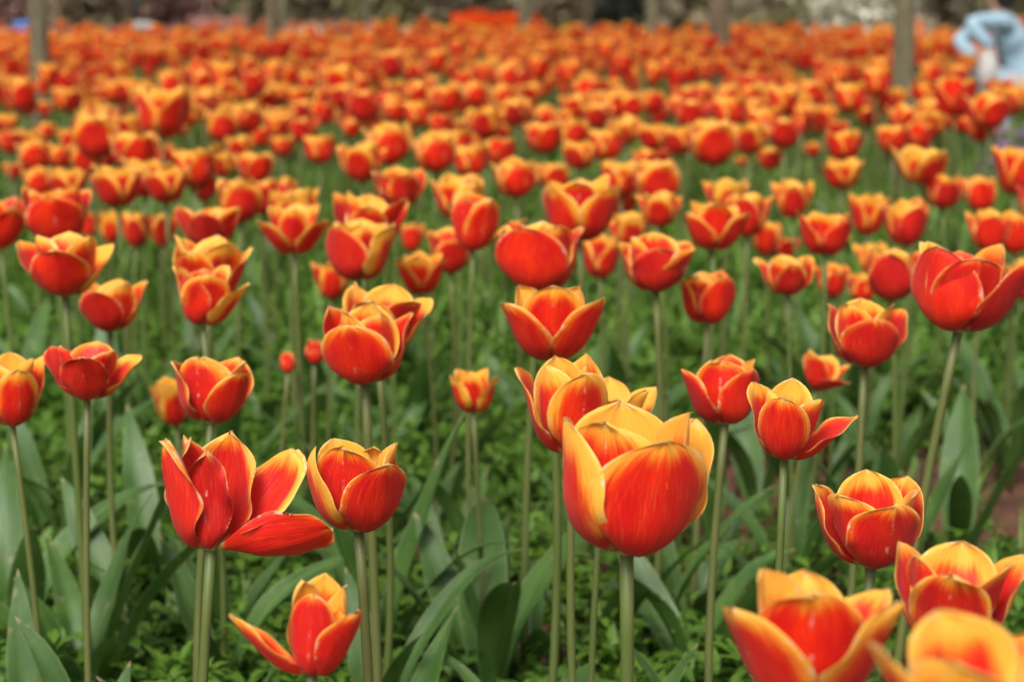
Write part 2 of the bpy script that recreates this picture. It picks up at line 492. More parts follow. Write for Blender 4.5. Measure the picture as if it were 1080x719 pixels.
# ------------------------------------------------------------ hero tulips, measured on the photograph
# x0, x1, y0, y1, opening, yaw, lean, yellow, label, custom
T = 'tulip'
H = [
 (594,755,436,573,.22, 14, 4,.26,'largest sharply focused goblet tulip, orange left petals and one broad red front petal', {0:{'W':.0265,'scratch':0.,'yw':.34,'ang':22,'side_bend':0.,'pink':0.,'phi1':84,'twist':0,'point':.4},5:{'scratch':1.,'yw':.42,'ang':-34,'W':.024},4:{'yw':.55,'phi1':86,'ang':-84},1:{'yw':.6,'ang':98,'phi1':86,'phi0':18,'twist':0,'W':.023},3:{'yw':.85},2:{'yw':.85}}),
 (543,641,371,478,.25, 22,-6,.42,'tall orange goblet tulip with a white scratch, overlapping the left shoulder of the largest tulip', {0:{'scratch':1.,'yw':.42,'W':.027,'pink':0.}}),
 (600,693,391,482,.55,  0, 6,.42,'open tulip with a pointed red front petal wedged directly behind the largest focused tulip', {0:{'phi1':62,'yw':.12,'scratch':0.},1:{'yw':.7},2:{'yw':.8},3:{'yw':.8}}),
 (172,355,453,588, .5,  0, 0,.18,'torn wide open tulip with one petal fallen flat sideways and a white-spotted front petal', 'torn'),
 (325,430,463,560,.30, 38, 0,.30,'weathered tulip with curled pale tips just right of the torn wide open tulip', {0:{'yw':.25,'pink':.3},5:{'scratch':1.,'yw':.3,'pink':.6},1:{'yw':.5},2:{'tipcurl':60,'yw':.8},3:{'yw':.7},4:{'yw':.6,'tipcurl':50}}),
 (243,382,604,712,.30,  0, 4,.30,'low tulip with a splayed left petal and visible yellow pistil, below the torn one', 'splay'),
 (758,946,600,742,.42, 60, 0,.42,'large open orange tulip with yellow-edged side petals, cut by the bottom of the photo', {5:{'scratch':1.,'yw':.30,'W':.027},1:{'yw':.4,'phi1':58},0:{'yw':.5,'phi1':66,'ang':56,'W':.027,'point':.3},4:{'yw':.4,'phi1':66,'ang':-56,'W':.027,'point':.3}}),
 (944,1088,573,684,.50,-12, 8,.38,'tulip with yellow-rimmed folded petals right above the blurred corner tulip', {0:{'scratch':1.,'yw':.35},1:{'yw':.35,'twist':25},5:{'yw':.2,'W':.018}}),
 (908,1146,650,830,.45, 30, 0,.40,'very blurred orange tulip closest to the camera in the bottom corner', None),
 (857,973,503,592,.32,  8, 0,.30,'rounded tulip with a jagged flame on its red front petal, above the cut-off orange tulip', {0:{'yw':.28,'pink':.5},1:{'yw':.45},5:{'yw':.45},4:{'scratch':1.}}),
 (787,908,398,485,.42,-10, 4,.42,'open yellow-tipped tulip with a petal drooping outward, up and left of the round jagged-flamed one', {0:{'yw':.30},1:{'yw':.35,'phi1':72},2:{'phi1':48,'yw':.25,'ang':95},5:{'yw':.5}}),
 (716,800,376,445,.25, 40,-2,.22,'two-lobed red tulip with a thin dark split, behind the right shoulder of the largest tulip', {5:{'yw':.25,'scratch':1.,'pink':.4},0:{'yw':.2}}),
 (963,1088,256,348,.40, 48, 2,.16,'big smooth red tulip with a white split mark, high on a tall leaning stem', {0:{'yw':.12,'phi1':70,'ang':65},5:{'yw':.16,'scratch':1.,'ang':8},4:{'yw':.10,'ang':-50,'W':.027,'phi1':92}}),
 (872,958,315,387,.30,  0, 2,.34,'rounded red tulip with yellow rims just left of the tall-stemmed smooth red one', {0:{'yw':.2}}),
 (847,897,368,412,.45,-30,16,.30,'small ragged tulip with a folded dark petal, tucked under the rounded yellow-rimmed tulip', {1:{'phi1':30,'pink':1.,'yw':.05}}),
 (528,637,300,380,.40, 60, 0,.50,'symmetrical open tulip, orange centre petal flanked by two red yellow-rimmed petals, in mid photo', {5:{'yw':.42,'scratch':1.,'ang':0,'W':.024},0:{'ang':52,'yw':.30,'phi1':66},4:{'ang':-52,'yw':.30,'phi1':66}}),
 (341,437,322,403,.22, -8, 0,.32,'round front tulip of an overlapping pair left of mid photo, yellow ring of petal rims', {0:{'W':.027,'yw':.25,'pink':0.},1:{'yw':.3},5:{'yw':.5}}),
 (362,458,297,372,.45,-14, 8,.48,'open orange tulip half hidden behind the round front tulip of its pair', {1:{'yw':.2,'phi1':70}}),
 (474,528,388,435,.35, 60, 0,.55,'small lone yellow-edged tulip standing low on a thin straight stem', {5:{'yw':.5,'W':.018},0:{'yw':.65},4:{'yw':.65}}),
 ( 46,147,360,422,.60,  0, 2,.16,'spread tulip with white curled tips and a dark red front petal, above broad leaves', {0:{'yw':.06,'W':.024},1:{'yw':.25},2:{'yw':.5,'phi1':55},5:{'yw':.1}}),
 (-30, 47,370,450,.30, 25, 0,.42,'striped orange tulip cut by the left edge of the photo', {0:{'yw':.45},1:{'yw':.5}}),
 (183,268,377,444,.30, 32, 4,.22,'lumpy red tulip with a torn middle, in front of a small yellow tulip', {0:{'yw':.25,'W':.022,'ang':45},5:{'scratch':1.,'yw':.3,'pink':.6}}),
 (158,204,396,449,.40, 20,-6,.68,'small yellow and red tulip peeping out behind the lumpy red torn one', None),
 (322,345,357,384,.05,  0, 6,.12,'small half closed red tulip low in the grass left of the overlapping pair', None),
 (295,312,370,393,-.1,  0, 0,.10,'tiny red tulip bud beside the small half closed red tulip', None),
 ( 15,118,243,313,.42,  0, 0,.28,'broad tulip with one large red front petal and white-tipped side petals', {0:{'W':.0275,'yw':.18},1:{'yw':.45,'pink':.5},2:{'yw':.8,'phi1':60},5:{'yw':.4,'pink':.8},4:{'phi1':62}}),
 ( 87,155,297,347,.30, -5, 0,.30,'small rounded tulip just below the broad one with white-tipped petals', {0:{'yw':.12}}),
 (182,268,279,343,.40,-50, 3,.28,'two-lobed tulip in front of another of the same size, pale side petal at its right', {0:{'ang':-35,'yw':.12,'phi1':84},1:{'ang':18,'yw':.35,'scratch':1.},2:{'ang':72,'yw':.75,'phi1':60}}),
 (183,269,247,318,.45,-20, 3,.42,'tulip half hidden directly behind the two-lobed one with the pale side petal', None),
 ( 22, 98,200,254,.30, 10, 0,.28,'blurred tulip with a pale-ringed top, just above the broad white-tipped one', {0:{'W':.0275,'scratch':1.}}),
 (-32, 31,205,263,.40, 40, 0,.20,'dark red blurred tulip at the left edge beside the pale-ringed one', None),
 ( 84,104,217,256,.20,  0, 0,.20,'narrow sliver of a red tulip right of the pale-ringed one', None),
 (103,136,218,259,.40,  0, 0,.60,'yellow-lined tulip, first of a touching row of three', None),
 (127,163,221,262,.30,  0, 0,.30,'red tulip in the middle of a touching row of three', None),
 (155,188,222,262,.30, 10, 0,.45,'orange tulip closing the touching row of three on the right', None),
 (183,257,217,262,.60,  0, 0,.20,'wide pinkish red tulip with pale tips behind the half hidden one', {0:{'pink':1.,'W':.022},1:{'yw':.35}}),
 (273,350,212,268,.55, 60, 0,.45,'open three-petalled star-like tulip with wide yellow edges', {5:{'ang':0,'W':.021,'yw':.4},0:{'ang':55,'phi1':55,'yw':.4},4:{'ang':-55,'phi1':55,'yw':.4}}),
 (283,337,197,245,.40,  0, 0,.50,'tulip showing only its orange top behind the open star-like one', None),
 (327,372,267,322,.40,  0, 0,.45,'orange tulip squeezed behind the left side of the tall overlapping pair', None),
 (343,420,229,296,.38, 60, 0,.45,'tall tulip with orange centre petal and one dark red lobe, front of its stack', {5:{'ang':12,'yw':.4,'W':.022},4:{'ang':-38,'yw':.15,'phi1':84},0:{'ang':75,'yw':.65}}),
 (350,432,201,268,.45,  0, 4,.42,'wide tulip with curled pale rims stacked behind the one with a dark red lobe', {1:{'yw':.2,'phi1':66}}),
 (392,450,177,218,.35, 15, 0,.28,'blurred rounded tulip above and right of the stacked pair', None),
 (421,448,230,270,.35,  0, 0,.35,'pale orange tulip half covered by the stacked pair at its left', None),
 (417,472,263,311,.45, 60, 0,.45,'yellow-edged open tulip between the overlapping pair and the two-lobed heart-shaped one', None),
 (475,556,200,266,.35, 40, 4,.25,'two-lobed heart-shaped tulip on a tall stem with one stray side petal', {4:{'ang':-35,'yw':.2,'phi1':84},0:{'ang':25,'yw':.3,'scratch':1.},1:{'ang':95,'phi1':35,'yw':.7,'W':.014}}),
 (450,503,238,289,.35, 10, 0,.25,'red tulip partly covered by the heart-shaped one at its right', None),
 (452,511,181,233,.40, 30, 0,.50,'orange blurred tulip above the heart-shaped one', None),
 (522,617,233,308,.22,-12, 0,.26,'big dense red tulip with rolled yellow tips, above the symmetrical open one', {0:{'W':.0275,'yw':.10,'pink':0.},1:{'yw':.3,'scratch':1.},5:{'yw':.5,'phi1':82}}),
 (612,654,243,294,.30, 40, 0,.35,'white-lined narrow tulip right against the big dense red one', {5:{'scratch':1.,'pink':1.}}),
 (640,685,222,262,.50,  0, 0,.60,'yellowish tulip behind the white-lined narrow one', None),
 (572,653,194,244,.40, 60, 0,.42,'wide tulip with a red centre stripe and yellow side flames', {5:{'ang':0,'yw':.25,'W':.019,'scratch':1.},0:{'ang':52,'yw':.4},4:{'ang':-52,'yw':.4}}),
 (653,733,245,308,.35,  0, 0,.22,'pinkish tulip with white midrib marks and curled right petal, on a straight stem', {0:{'W':.027,'scratch':1.,'pink':.7,'yw':.12},1:{'yw':.3,'phi1':66}}),
 (713,775,285,342,.18, 25, 0,.25,'small egg-shaped tulip right below the pinkish white-marked one', {0:{'yw':.18},5:{'pink':1.,'scratch':1.}}),
 (719,791,211,264,.48, 60, 0,.42,'open bowl tulip in front of a cluster right of the pinkish white-marked one', {5:{'ang':5,'yw':.3}}),
 (741,790,187,226,.45,  0, 0,.60,'yellow-topped tulip behind the open bowl one', None),
 (765,817,202,250,.35,-20, 0,.35,'deep red tulip touching the right side of the open bowl one', None),
 (790,824,230,270,.30,  0, 0,.45,'half covered tulip below the deep red one', None),
 (815,844,250,272,.30,  0, 0,.20,'faint red tulip between the bowl cluster and the cup with raised side petals', None),
 (795,860,268,312,.50, 10, 0,.38,'flat-topped open tulip low under the cup with raised side petals', {0:{'yw':.3,'W':.022}}),
 (837,898,222,270,.40, 35, 0,.28,'cup-shaped tulip with raised side petals and a dark red right lobe', {0:{'yw':.12}}),
 (813,858,187,231,.40, -8, 0,.45,'pointed-petal tulip above the cup with raised side petals', None),
 (858,896,276,314,.35,  0, 0,.28,'dull red blurred tulip above the rounded yellow-rimmed one', None),
 (913,973,261,318,.25,-10, 0,.26,'red tulip behind the left edge of the big smooth red one', {0:{'yw':.12}}),
 (899,936,252,292,.40,  0, 0,.55,'orange tulip top behind the red tulip next to the big smooth one', None),
 (893,925,287,320,.25,  0, 0,.40,'small orange tulip peeking under the red tulip next to the big smooth one', None),
 (865,910,165,200,.45, 60, 0,.50,'bright yellow-flamed small tulip, lower one of a vertical pair', None),
 (893,937,200,250,.40, 60, 0,.38,'upright tulip touching the left side of the one with a red spear petal', None),
 (928,978,207,260,.28, 10, 0,.42,'tulip with a single red spear petal between two yellow-edged petals', {0:{'yw':.05,'W':.022},1:{'yw':.7},5:{'yw':.75}}),
 (973,1019,181,221,.40, 5, 0,.28,'rounded tulip with a red front petal between the spear-petalled and the edge group', None),
 (939,997,152,195,.50, 20, 0,.62,'wide yellow and red tulip above the spear-petalled one', None),
 (1019,1068,219,266,.28,-5, 0,.42,'yellow-sided tulip above the big smooth red one', {0:{'yw':.1}}),
 (1050,1092,222,268,.30,-5, 0,.40,'orange tulip cut by the right edge above the big smooth red one', None),
 (1043,1092,153,207,.35,30, 0,.45,'striped tulip at the right edge of the photo in the upper third', None),
 (1018,1050,185,224,.20, 0, 0,.30,'small pink and yellow tulip left of the striped right-edge one', None),
 (1060,1094,265,322,.30, 0, 0,.50,'orange tulip behind the right side of the big smooth red one', None),
 (1072,1112,190,240,.30, 0, 0,.20,'red tulip sliver at the right edge under the striped one', None),
]
# centre x, centre y, width of the smaller blurred flowers above
MID = [(172,118,54),(216,110,32),(8,130,24),(28,113,22),(48,115,20),(70,105,26),(96,126,28),(100,113,24),(48,138,20),(8,150,28),
(35,163,36),(13,180,20),(65,165,28),(78,147,32),(94,168,34),(73,194,40),(125,196,50),(135,135,36),(141,160,48),(172,163,24),(193,138,14),(235,133,34),(260,128,32),
(253,155,30),(229,158,14),(268,177,38),(122,98,26),(222,104,30),(240,98,28),(176,194,45),(212,197,34),(204,175,30),(254,211,45),(298,199,30),
(315,103,26),(298,127,28),(320,137,30),(338,120,28),(298,154,26),(338,157,30),(382,170,50),(385,112,40),(370,135,22),(392,130,20),
(417,145,36),(457,160,47),(415,118,26),(442,120,28),(462,132,28),(470,105,34),(485,135,22),(512,128,40),(497,169,34),(525,160,34),
(532,137,20),(542,187,46),(572,145,38),(548,115,28),(575,122,26),(607,112,32),(630,122,32),(648,112,26),(665,112,26),(688,107,24),
(612,163,36),(640,152,34),(690,144,34),(717,141,16),(680,169,28),(692,192,44),(696,220,44),(730,121,38),(751,151,46),(790,145,40),(769,117,32),
(812,167,28),(782,170,12),(585,187,28),(655,230,20),(825,106,32),(815,136,24),(845,122,26),(870,122,28),(882,137,24),(857,157,18),
(890,153,38),(897,103,32),(928,105,28),(914,122,22),(952,125,34),(982,130,34),(1002,102,48),(1040,117,44),(1035,135,34),(1072,107,26),(940,147,34),(350,100,26),
(15,98,26),(200,120,30),(150,104,26),(280,105,26),(296,98,26),(363,97,26),(440,99,30),(500,99,30),(530,101,28),(560,98,26),(640,97,26),(712,112,24),(740,98,26),(790,101,26),(855,99,26),(975,99,28),(1055,95,28)]

_r = random.Random(42)
MID = [(x, y, w_ * 1.12) for x, y, w_ in MID]
for x, y, w_ in list(MID):
    if w_ >= 26 and y > 108 and _r.random() < .62:
        MID.append((x + _r.choice((-1, 1)) * w_ * _r.uniform(.45, .85), y - w_ * _r.uniform(.05, .35), w_ * _r.uniform(.78, 1.0)))
    if w_ >= 38 and y > 130 and _r.random() < .45:
        MID.append((x + _r.choice((-1, 1)) * w_ * _r.uniform(.3, .9), y - w_ * _r.uniform(.1, .5), w_ * _r.uniform(.7, .95)))

def extents(Vs):
    A = np.vstack(Vs)
    ux = A[:, 0]
    uy = A @ np.array(CU)
    return ux.min(), ux.max(), uy.min(), uy.max()

def solve_depth(cy, wpx, nominal=.070):
    t_w = F * nominal / wpx
    Y = F * .235 / max(cy - HOR, 8)
    t_y = Y
    t = math.exp(.42 * math.log(t_w) + .58 * math.log(t_y))
    for _ in range(12):                      # keep flower heads between 0.24 and 0.50 m above the soil
        z = at_depth(PW / 2, cy, t).z
        if z < .25: t *= .97
        elif z > .50: t *= 1.03
    return t

TULIPS = []          # (px, py, width px, root)
USED_LABELS = set()

def plant(rng, base, headpos, stem_r, nleaves, label, group='tulips growing in the field', lsc=None, bend=None, name='tulip'):
    root = link(name, None, None, base)
    root.empty_display_size = .02
    tag(root, label, 'tulip', group)
    h = headpos.z - base.z
    sm = stem_mesh(h + .001, headpos.x - base.x, headpos.y - base.y, stem_r, rng.uniform(-.011, .011) if bend is None else bend)
    link('stem', sm, root)
    a0 = rng.uniform(0, 6.28)
    for k in range(nleaves):
        add_leaf(root, a0 + k * 2.2 + rng.uniform(-.5, .5), (lsc or .84) * rng.uniform(.7, 1.1) * (h / .36) ** .5, None, rng.uniform(0, .03), rng)
    return root

def place_flower(Vs, cx, cy, wpx, hpx, lean, t):
    """scale and head position so that the flower covers its measured box at depth t"""
    a = R(lean)
    Rm = np.array([[math.cos(a), 0, math.sin(a)], [0, 1, 0], [-math.sin(a), 0, math.cos(a)]])
    rot = [V @ Rm.T for V in Vs]
    x0, x1, y0, y1 = extents(rot)
    s = (wpx * t / F) / (x1 - x0)
    sz = 1.0
    if hpx:
        sz = float(np.clip((hpx * t / F) / ((y1 - y0) * s), (.84 if i == 0 else .80), 1.16))
    c = at_depth(cx, cy, t)
    off = CR * ((x0 + x1) / 2 * s) + CU * ((y0 + y1) / 2 * s * sz)
    return s, sz, c - off

TORN = [
 dict(ang=-6, L=.058, W=.0175, phi1=92, phi0=0, knee=.42, tipcurl=6, base_r=.004, cross=1.15, yw=.12, scratch=1., pink=1., point=1., ruffle=4.2, twist=6, side_bend=.03),
 dict(ang=82, L=.070, W=.021, phi1=8, phi0=-14, knee=.5, tipcurl=14, base_r=.004, cross=1.0, yw=.14, scratch=0., pink=.0, ruffle=1.0, twist=0, side_bend=-.10, roll=52),
 dict(ang=118, L=.070, W=.0255, phi1=46, phi0=8, knee=.5, tipcurl=40, roll=-12, base_r=.003, cross=.75, yw=.36, scratch=0., pink=.5, ruffle=1.6, twist=14, side_bend=.0),
 dict(ang=158, L=.066, W=.025, phi1=80, phi0=0, knee=.5, tipcurl=6, base_r=.004, cross=.9, yw=.26, scratch=0., pink=.9, point=1., ruffle=3.0, twist=0, side_bend=.0),
 dict(ang=-125, L=.064, W=.022, phi1=88, phi0=0, knee=.5, tipcurl=4, base_r=.003, cross=.9, yw=.15, scratch=0., pink=1., ruffle=3.0, twist=8, side_bend=.0),
 dict(ang=-66, L=.070, W=.0245, phi1=90, phi0=-14, knee=.6, tipcurl=4, base_r=.004, cross=1.35, yw=.20, scratch=0., pink=.8, point=.8, ruffle=4.0, twist=12, side_bend=.0),
]
SPLAY = [
 dict(ang=-8, L=.060, W=.0195, phi1=90, phi0=-8, knee=.5, tipcurl=6, base_r=.004, cross=1.1, yw=.18, scratch=1., pink=.7, ruffle=1.2),
 dict(ang=56, L=.060, W=.023, phi1=66, phi0=-12, knee=.55, tipcurl=8, base_r=.004, cross=1.1, yw=.22, scratch=0., pink=.2, ruffle=1.3, twist=-8),
 dict(ang=112, L=.062, W=.020, phi1=84, phi0=-5, knee=.55, tipcurl=20, base_r=.003, cross=1., yw=.7, scratch=0., pink=.1, ruffle=1.5),
 dict(ang=170, L=.066, W=.022, phi1=86, phi0=-5, knee=.5, tipcurl=10, base_r=.004, cross=1., yw=.55, scratch=0., pink=.1, ruffle=1.2),
 dict(ang=-130, L=.062, W=.021, phi1=90, phi0=-5, knee=.5, tipcurl=16, base_r=.003, cross=1., yw=.6, scratch=0., pink=.1, ruffle=1.4),
 dict(ang=-80, L=.070, W=.021, phi1=42, phi0=-14, knee=.62, tipcurl=6, base_r=.004, cross=1.1, yw=.32, scratch=0., pink=.0, ruffle=1.0, twist=18),
]

for i, (x0, x1, y0, y1, opn, yaw, lean, yw, label, custom) in enumerate(H):
    rng = np.random.RandomState(100 + i)
    pr = random.Random(500 + i)
    cx, cy, wp, hp = (x0 + x1) / 2, (y0 + y1) / 2, x1 - x0, y1 - y0
    res = (24, 17) if wp > 70 else (16, 11)
    if custom in ('torn', 'splay'):
        spec = [dict(a, nv=26, nu=17) for a in (TORN if custom == 'torn' else SPLAY)]
    else:
        spec = flower_spec(rng, opn, yaw, yw, custom, res=res)
    pet = build_petals(rng, spec)
    nominal = .070 + .020 * max(0, opn - .3)
    wn_ = wp
    if custom == 'torn': nominal = .098
    if custom == 'splay': nominal = .078
    if i == 8: nominal = .062
    t = solve_depth(cy, wn_, nominal)
    s, sz, P = place_flower([p[0] for p in pet], cx, cy, wp, hp, lean, t)
    base = Vector((P.x + pr.uniform(-.012, .012) - lean * .0015, P.y + pr.uniform(-.01, .02), 0))
    if i == 12: base.x -= .032
    if i == 10: base.x -= .02
    hero_leaves = 3 if wp > 60 else 2
    root = plant(pr, base, P, .0031 * min(1.15, max(.8, s)), hero_leaves, label)
    fl = link('flower', ORGANS, root, P - base)
    fl.rotation_euler = (0, R(lean), 0)
    fl.scale = (s, s, s * sz)
    for p in pet:
        me = mesh('petal', p[0], p[1], M_PETAL, {'pc': p[2], 'pr': p[3]})
        link('petal', me, fl)
    USED_LABELS.add(label)
    TULIPS.append((cx, cy, wp, root, True))

# ---- lower-detail flower variants, petals merged (these are blurred in the photograph)
VAR = []
for k in range(14):
    rng = np.random.RandomState(900 + k)
    yaw = [0, 60, 20, -20, 40, 10, -10, 60, 30, 0, 50, -30, 15, 5][k]
    opn = [.3, .4, .25, .35, .45, .2, .5, .3, .35, .45, .25, .4, .3, .15][k]
    spec = flower_spec(rng, opn, yaw, .26 + .07 * (k % 4), res=(12, 9), double=True)
    b = Bag()
    Vs = []
    for p in build_petals(rng, spec):
        b.add(p[0], p[1], {'pc': p[2], 'pr': p[3]}); Vs.append(p[0])
    me = b.mesh('flower', M_PETAL)
    VAR.append((me, Vs))
STEMV = {}
def shared_stem(k):
    if k not in STEMV:
        rr = random.Random(k)
        STEMV[k] = stem_mesh(.36, rr.uniform(-.015, .015), rr.uniform(-.015, .015), .0027, rr.uniform(-.006, .006), 6, 6)
    return STEMV[k]

def shared_tulip(pos, s, sz, k, pr, label, group, nleaf=2):
    """pos: where the flower sits on its stem"""
    sk = pr.randrange(8)
    sm = shared_stem(sk)
    rr = random.Random(sk); ox, oy = rr.uniform(-.015, .015), rr.uniform(-.015, .015)
    root = link('tulip', None, None, (pos.x - ox, pos.y - oy, 0))
    root.empty_display_size = .02
    tag(root, label, 'tulip', group)
    st = link('stem', sm, root); st.scale = (1, 1, pos.z / .36)
    fl = link('flower', VAR[k][0], root, (ox, oy, pos.z)); fl.scale = (s, s, s * sz)
    a0 = pr.uniform(0, 6.28)
    for q in range(nleaf):
        add_leaf(root, a0 + q * 2.6, pr.uniform(.5, .85), None, .0, pr)
    return root

DIRS = ['right of', 'above and right of', 'above', 'above and left of', 'left of', 'below and left of', 'below', 'below and right of']
LAND = [(25,'the broad white-tipped tulip'),(36,'the open star-like tulip'),(41,'the rounded tulip over the stacked pair'),
        (44,'the heart-shaped tulip'),(50,'the red-striped wide tulip'),(53,'the open bowl tulip'),(60,'the pointed-petal tulip'),
        (65,'the yellow-flamed tulip'),(70,'the wide yellow and red tulip'),(73,'the striped right-edge tulip'),
        (46,'the orange tulip above the heart-shaped one'),(29,'the tulip with a pale-ringed top'),(32,'the touching row of three tulips')]
ORD = ['nearest', 'second', 'third', 'fourth', 'fifth', 'sixth', 'seventh', 'eighth', 'ninth', 'tenth', 'eleventh', 'twelfth', 'thirteenth', 'fourteenth', 'fifteenth', 'sixteenth', 'seventeenth', 'eighteenth', 'nineteenth', 'twentieth']
def mid_labels(pts):
    ent = {}
    for i, (x, y, w_) in enumerate(pts):
        best = min(((x - TULIPS[li][0]) ** 2 + (y - TULIPS[li][1]) ** 2, li, nm) for li, nm in LAND)
        d2, li, nm = best
        an = math.degrees(math.atan2(-(y - TULIPS[li][1]), x - TULIPS[li][0])) % 360
        sec = int((an + 22.5) // 45) % 8
        ent.setdefault((li, nm, sec), []).append((d2, i))
    lab = {}
    for (li, nm, sec), lst in ent.items():
        for r, (d2, i) in enumerate(sorted(lst)):
            wd = 'blurred' if pts[i][2] > 30 else 'small blurred'
            lab[i] = f'{wd} tulip, {ORD[r]} one {DIRS[sec]} {nm}' if 1 <= sec <= 3 else f'{wd} tulip, {ORD[r]} one {DIRS[sec]} {nm}'
            if len(lst) == 1: lab[i] = f'{wd} tulip, only one {DIRS[sec]} {nm}'
    return lab
ml = mid_labels(MID)
occ = []
for i, (x, y, w_) in enumerate(MID):
    pr = random.Random(2000 + i)
    k = pr.randrange(len(VAR))
    t = solve_depth(y, w_)
    s, sz, P = place_flower(VAR[k][1], x, y, w_, w_ * .82, 0, t)
    lb = ml[i].replace(', nearest one counting up', ', nearest one')
    r = shared_tulip(P, s, sz, k, pr, lb, 'tulips growing in the field', 2)
    TULIPS.append((x, y, w_, r, True))
    occ.append((P.x, P.y))

# ---- the dense band beyond: individuals first, the many behind as one mass
rs = np.random.RandomState(3)
cand = []
Y = 4.35 * K
def dens_noise(x, y):
    return math.sin(x * 2.1 + y * 1.3) + math.sin(x * 4.7 - y * 2.9 + 1.0) + math.sin(y * 5.3 + 2.0) * .8
while Y < 14.2 * K:
    half = Y * 540 / F + .35 + .25
    xx = -half + rs.uniform(0, .2)
    while xx < half:
        if dens_noise(xx, Y) > -1.25 or rs.uniform() < .25:
            cand.append((xx + rs.uniform(-.06, .06), Y + rs.uniform(-.09, .09)))
        xx += rs.uniform(.10, .27)
    Y += .18
n_ind = 300 - len(H) - len(MID)
cand.sort(key=lambda c: c[1])
far_ind, far_rest, seen = [], [], 0
for c in cand:
    if 1020 < PW / 2 + c[0] / c[1] * F < 1100 and 4.4 * K < c[1] < 8.1 * K: continue      # the clearing the crouching person is in
    inview = abs(c[0]) < c[1] * 540 / F - .02
    if inview and seen < n_ind: far_ind.append(c); seen += 1
    else: far_rest.append(c)
# the frame margins closer than the dense band, for a step to the side
for i, (x, y) in enumerate(far_ind):
    pr = random.Random(4000 + i)
    k = pr.randrange(len(VAR))
    s = pr.uniform(.95, 1.38)
    shared_tulip(Vector((x, y, pr.gauss(.355, .035))), s, 1.0, k, pr, 'small blurred orange-red tulip in the crowded band below the tree trunks', 'tulips crowded in the far band', 1)

# ------------------------------------------------------------ far tulip mass (past the 300 individuals)
FARV = []
for k in range(6):
    rng = np.random.RandomState(60 + k)
    b = Bag()
    for p in build_petals(rng, flower_spec(rng, rng.uniform(.2, .5), rng.uniform(0, 60), .40, res=(6, 5), double=False)):
        b.add(p[0], p[1], {'pc': p[2], 'pr': p[3]})
    FARV.append((np.vstack(b.V), np.vstack(b.Q), np.vstack(b.A['pc']), np.vstack(b.A['pr'])))
fb, sb_ = Bag(), Bag()
def far_flower(x, y, h, s, k, rot, fb, sb_, ywadd=0.):
    V, Q, A, B = FARV[k]
    c, s_ = math.cos(rot), math.sin(rot)
    W_ = np.stack([(V[:, 0] * c - V[:, 1] * s_) * s + x, (V[:, 0] * s_ + V[:, 1] * c) * s + y, V[:, 2] * s + h], 1)
    B2 = B.copy(); B2[:, 0] += ywadd
    fb.add(W_, [Q], {'pc': A, 'pr': B2})
    V2, f2 = tube([(x, y, 0), (x, y, h + .003)], [.004, .0035], 4, False)
    sb_.add(V2, f2)
for i, (x, y) in enumerate(far_rest):
    far_flower(x, y, rs.normal(.355, .035), rs.uniform(.95, 1.38), rs.randint(6), rs.uniform(0, 6.28), fb, sb_, rs.uniform(-.22, .06))
o = link('tulips', fb.mesh('tulips', M_PETAL), None)
tag(o, 'mass of blurred orange-red tulip heads filling the far end of the field', 'tulips', kind='stuff')
o2 = link('stems', sb_.mesh('stems', M_STEM), o)

# ------------------------------------------------------------ setting: soil, ground cover
gx = np.concatenate([[-220, -60, -14], np.linspace(-6, 6, 160), [14, 60, 220]])
gy = np.concatenate([[-60, -10, -1], np.linspace(.4, 18, 220), [22, 40, 320]])
GX, GY = np.meshgrid(gx, gy)
GZ = (.006 * np.sin(GX * 9 + GY * 3) + .005 * np.sin(GY * 13 - GX * 5) + .006 * np.random.RandomState(1).uniform(-1, 1, GX.shape))
GZ = np.where((np.abs(GX) < 6) & (GY > .3) & (GY < 18.5), GZ, 0) - .012
o = link('ground', mesh('ground', np.stack([GX, GY, GZ], -1).reshape(-1, 3), grid_faces(len(gy), len(gx)), M_SOIL))
tag(o, kind='structure')

def leaflets(rng, C, L, W, az, el, bend, lc):
    """many small pointed leaves; arrays of length n. C (n,3) foot points."""
    n = len(L)
    v = np.array([0, .3, .65, 1.0]); wv = np.array([.25, 1.0, .75, .03])
    e = el[:, None] - bend[:, None] * v[None] ** 1.2
    seg = np.diff(v, prepend=0)
    r = np.cumsum(np.cos(e) * seg, 1) * L[:, None]
    z = np.cumsum(np.sin(e) * seg, 1) * L[:, None]
    ca, sa = np.cos(az)[:, None], np.sin(az)[:, None]
    mid = np.stack([C[:, None, 0] + r * ca, C[:, None, 1] + r * sa, C[:, None, 2] + z], -1)
    side = np.stack([-sa, ca, np.zeros_like(sa)], -1) * (W[:, None] * wv[None])[..., None]
    up = np.zeros_like(side); up[..., 2] = (W[:, None] * wv[None]) * .35
    V = np.stack([mid - side + up, mid, mid + side + up], 2).reshape(n, 12, 3)
    base = np.arange(n)[:, None, None] * 12
    q = np.array([[i * 3 + j, i * 3 + j + 1, (i + 1) * 3 + j + 1, (i + 1) * 3 + j] for i in range(3) for j in range(2)])
    Fq = (base + q[None]).reshape(-1, 4)
    A = np.repeat(np.stack([lc, lc, lc, np.ones_like(lc)], 1), 12, 0)
    return V.reshape(-1, 3), Fq, A

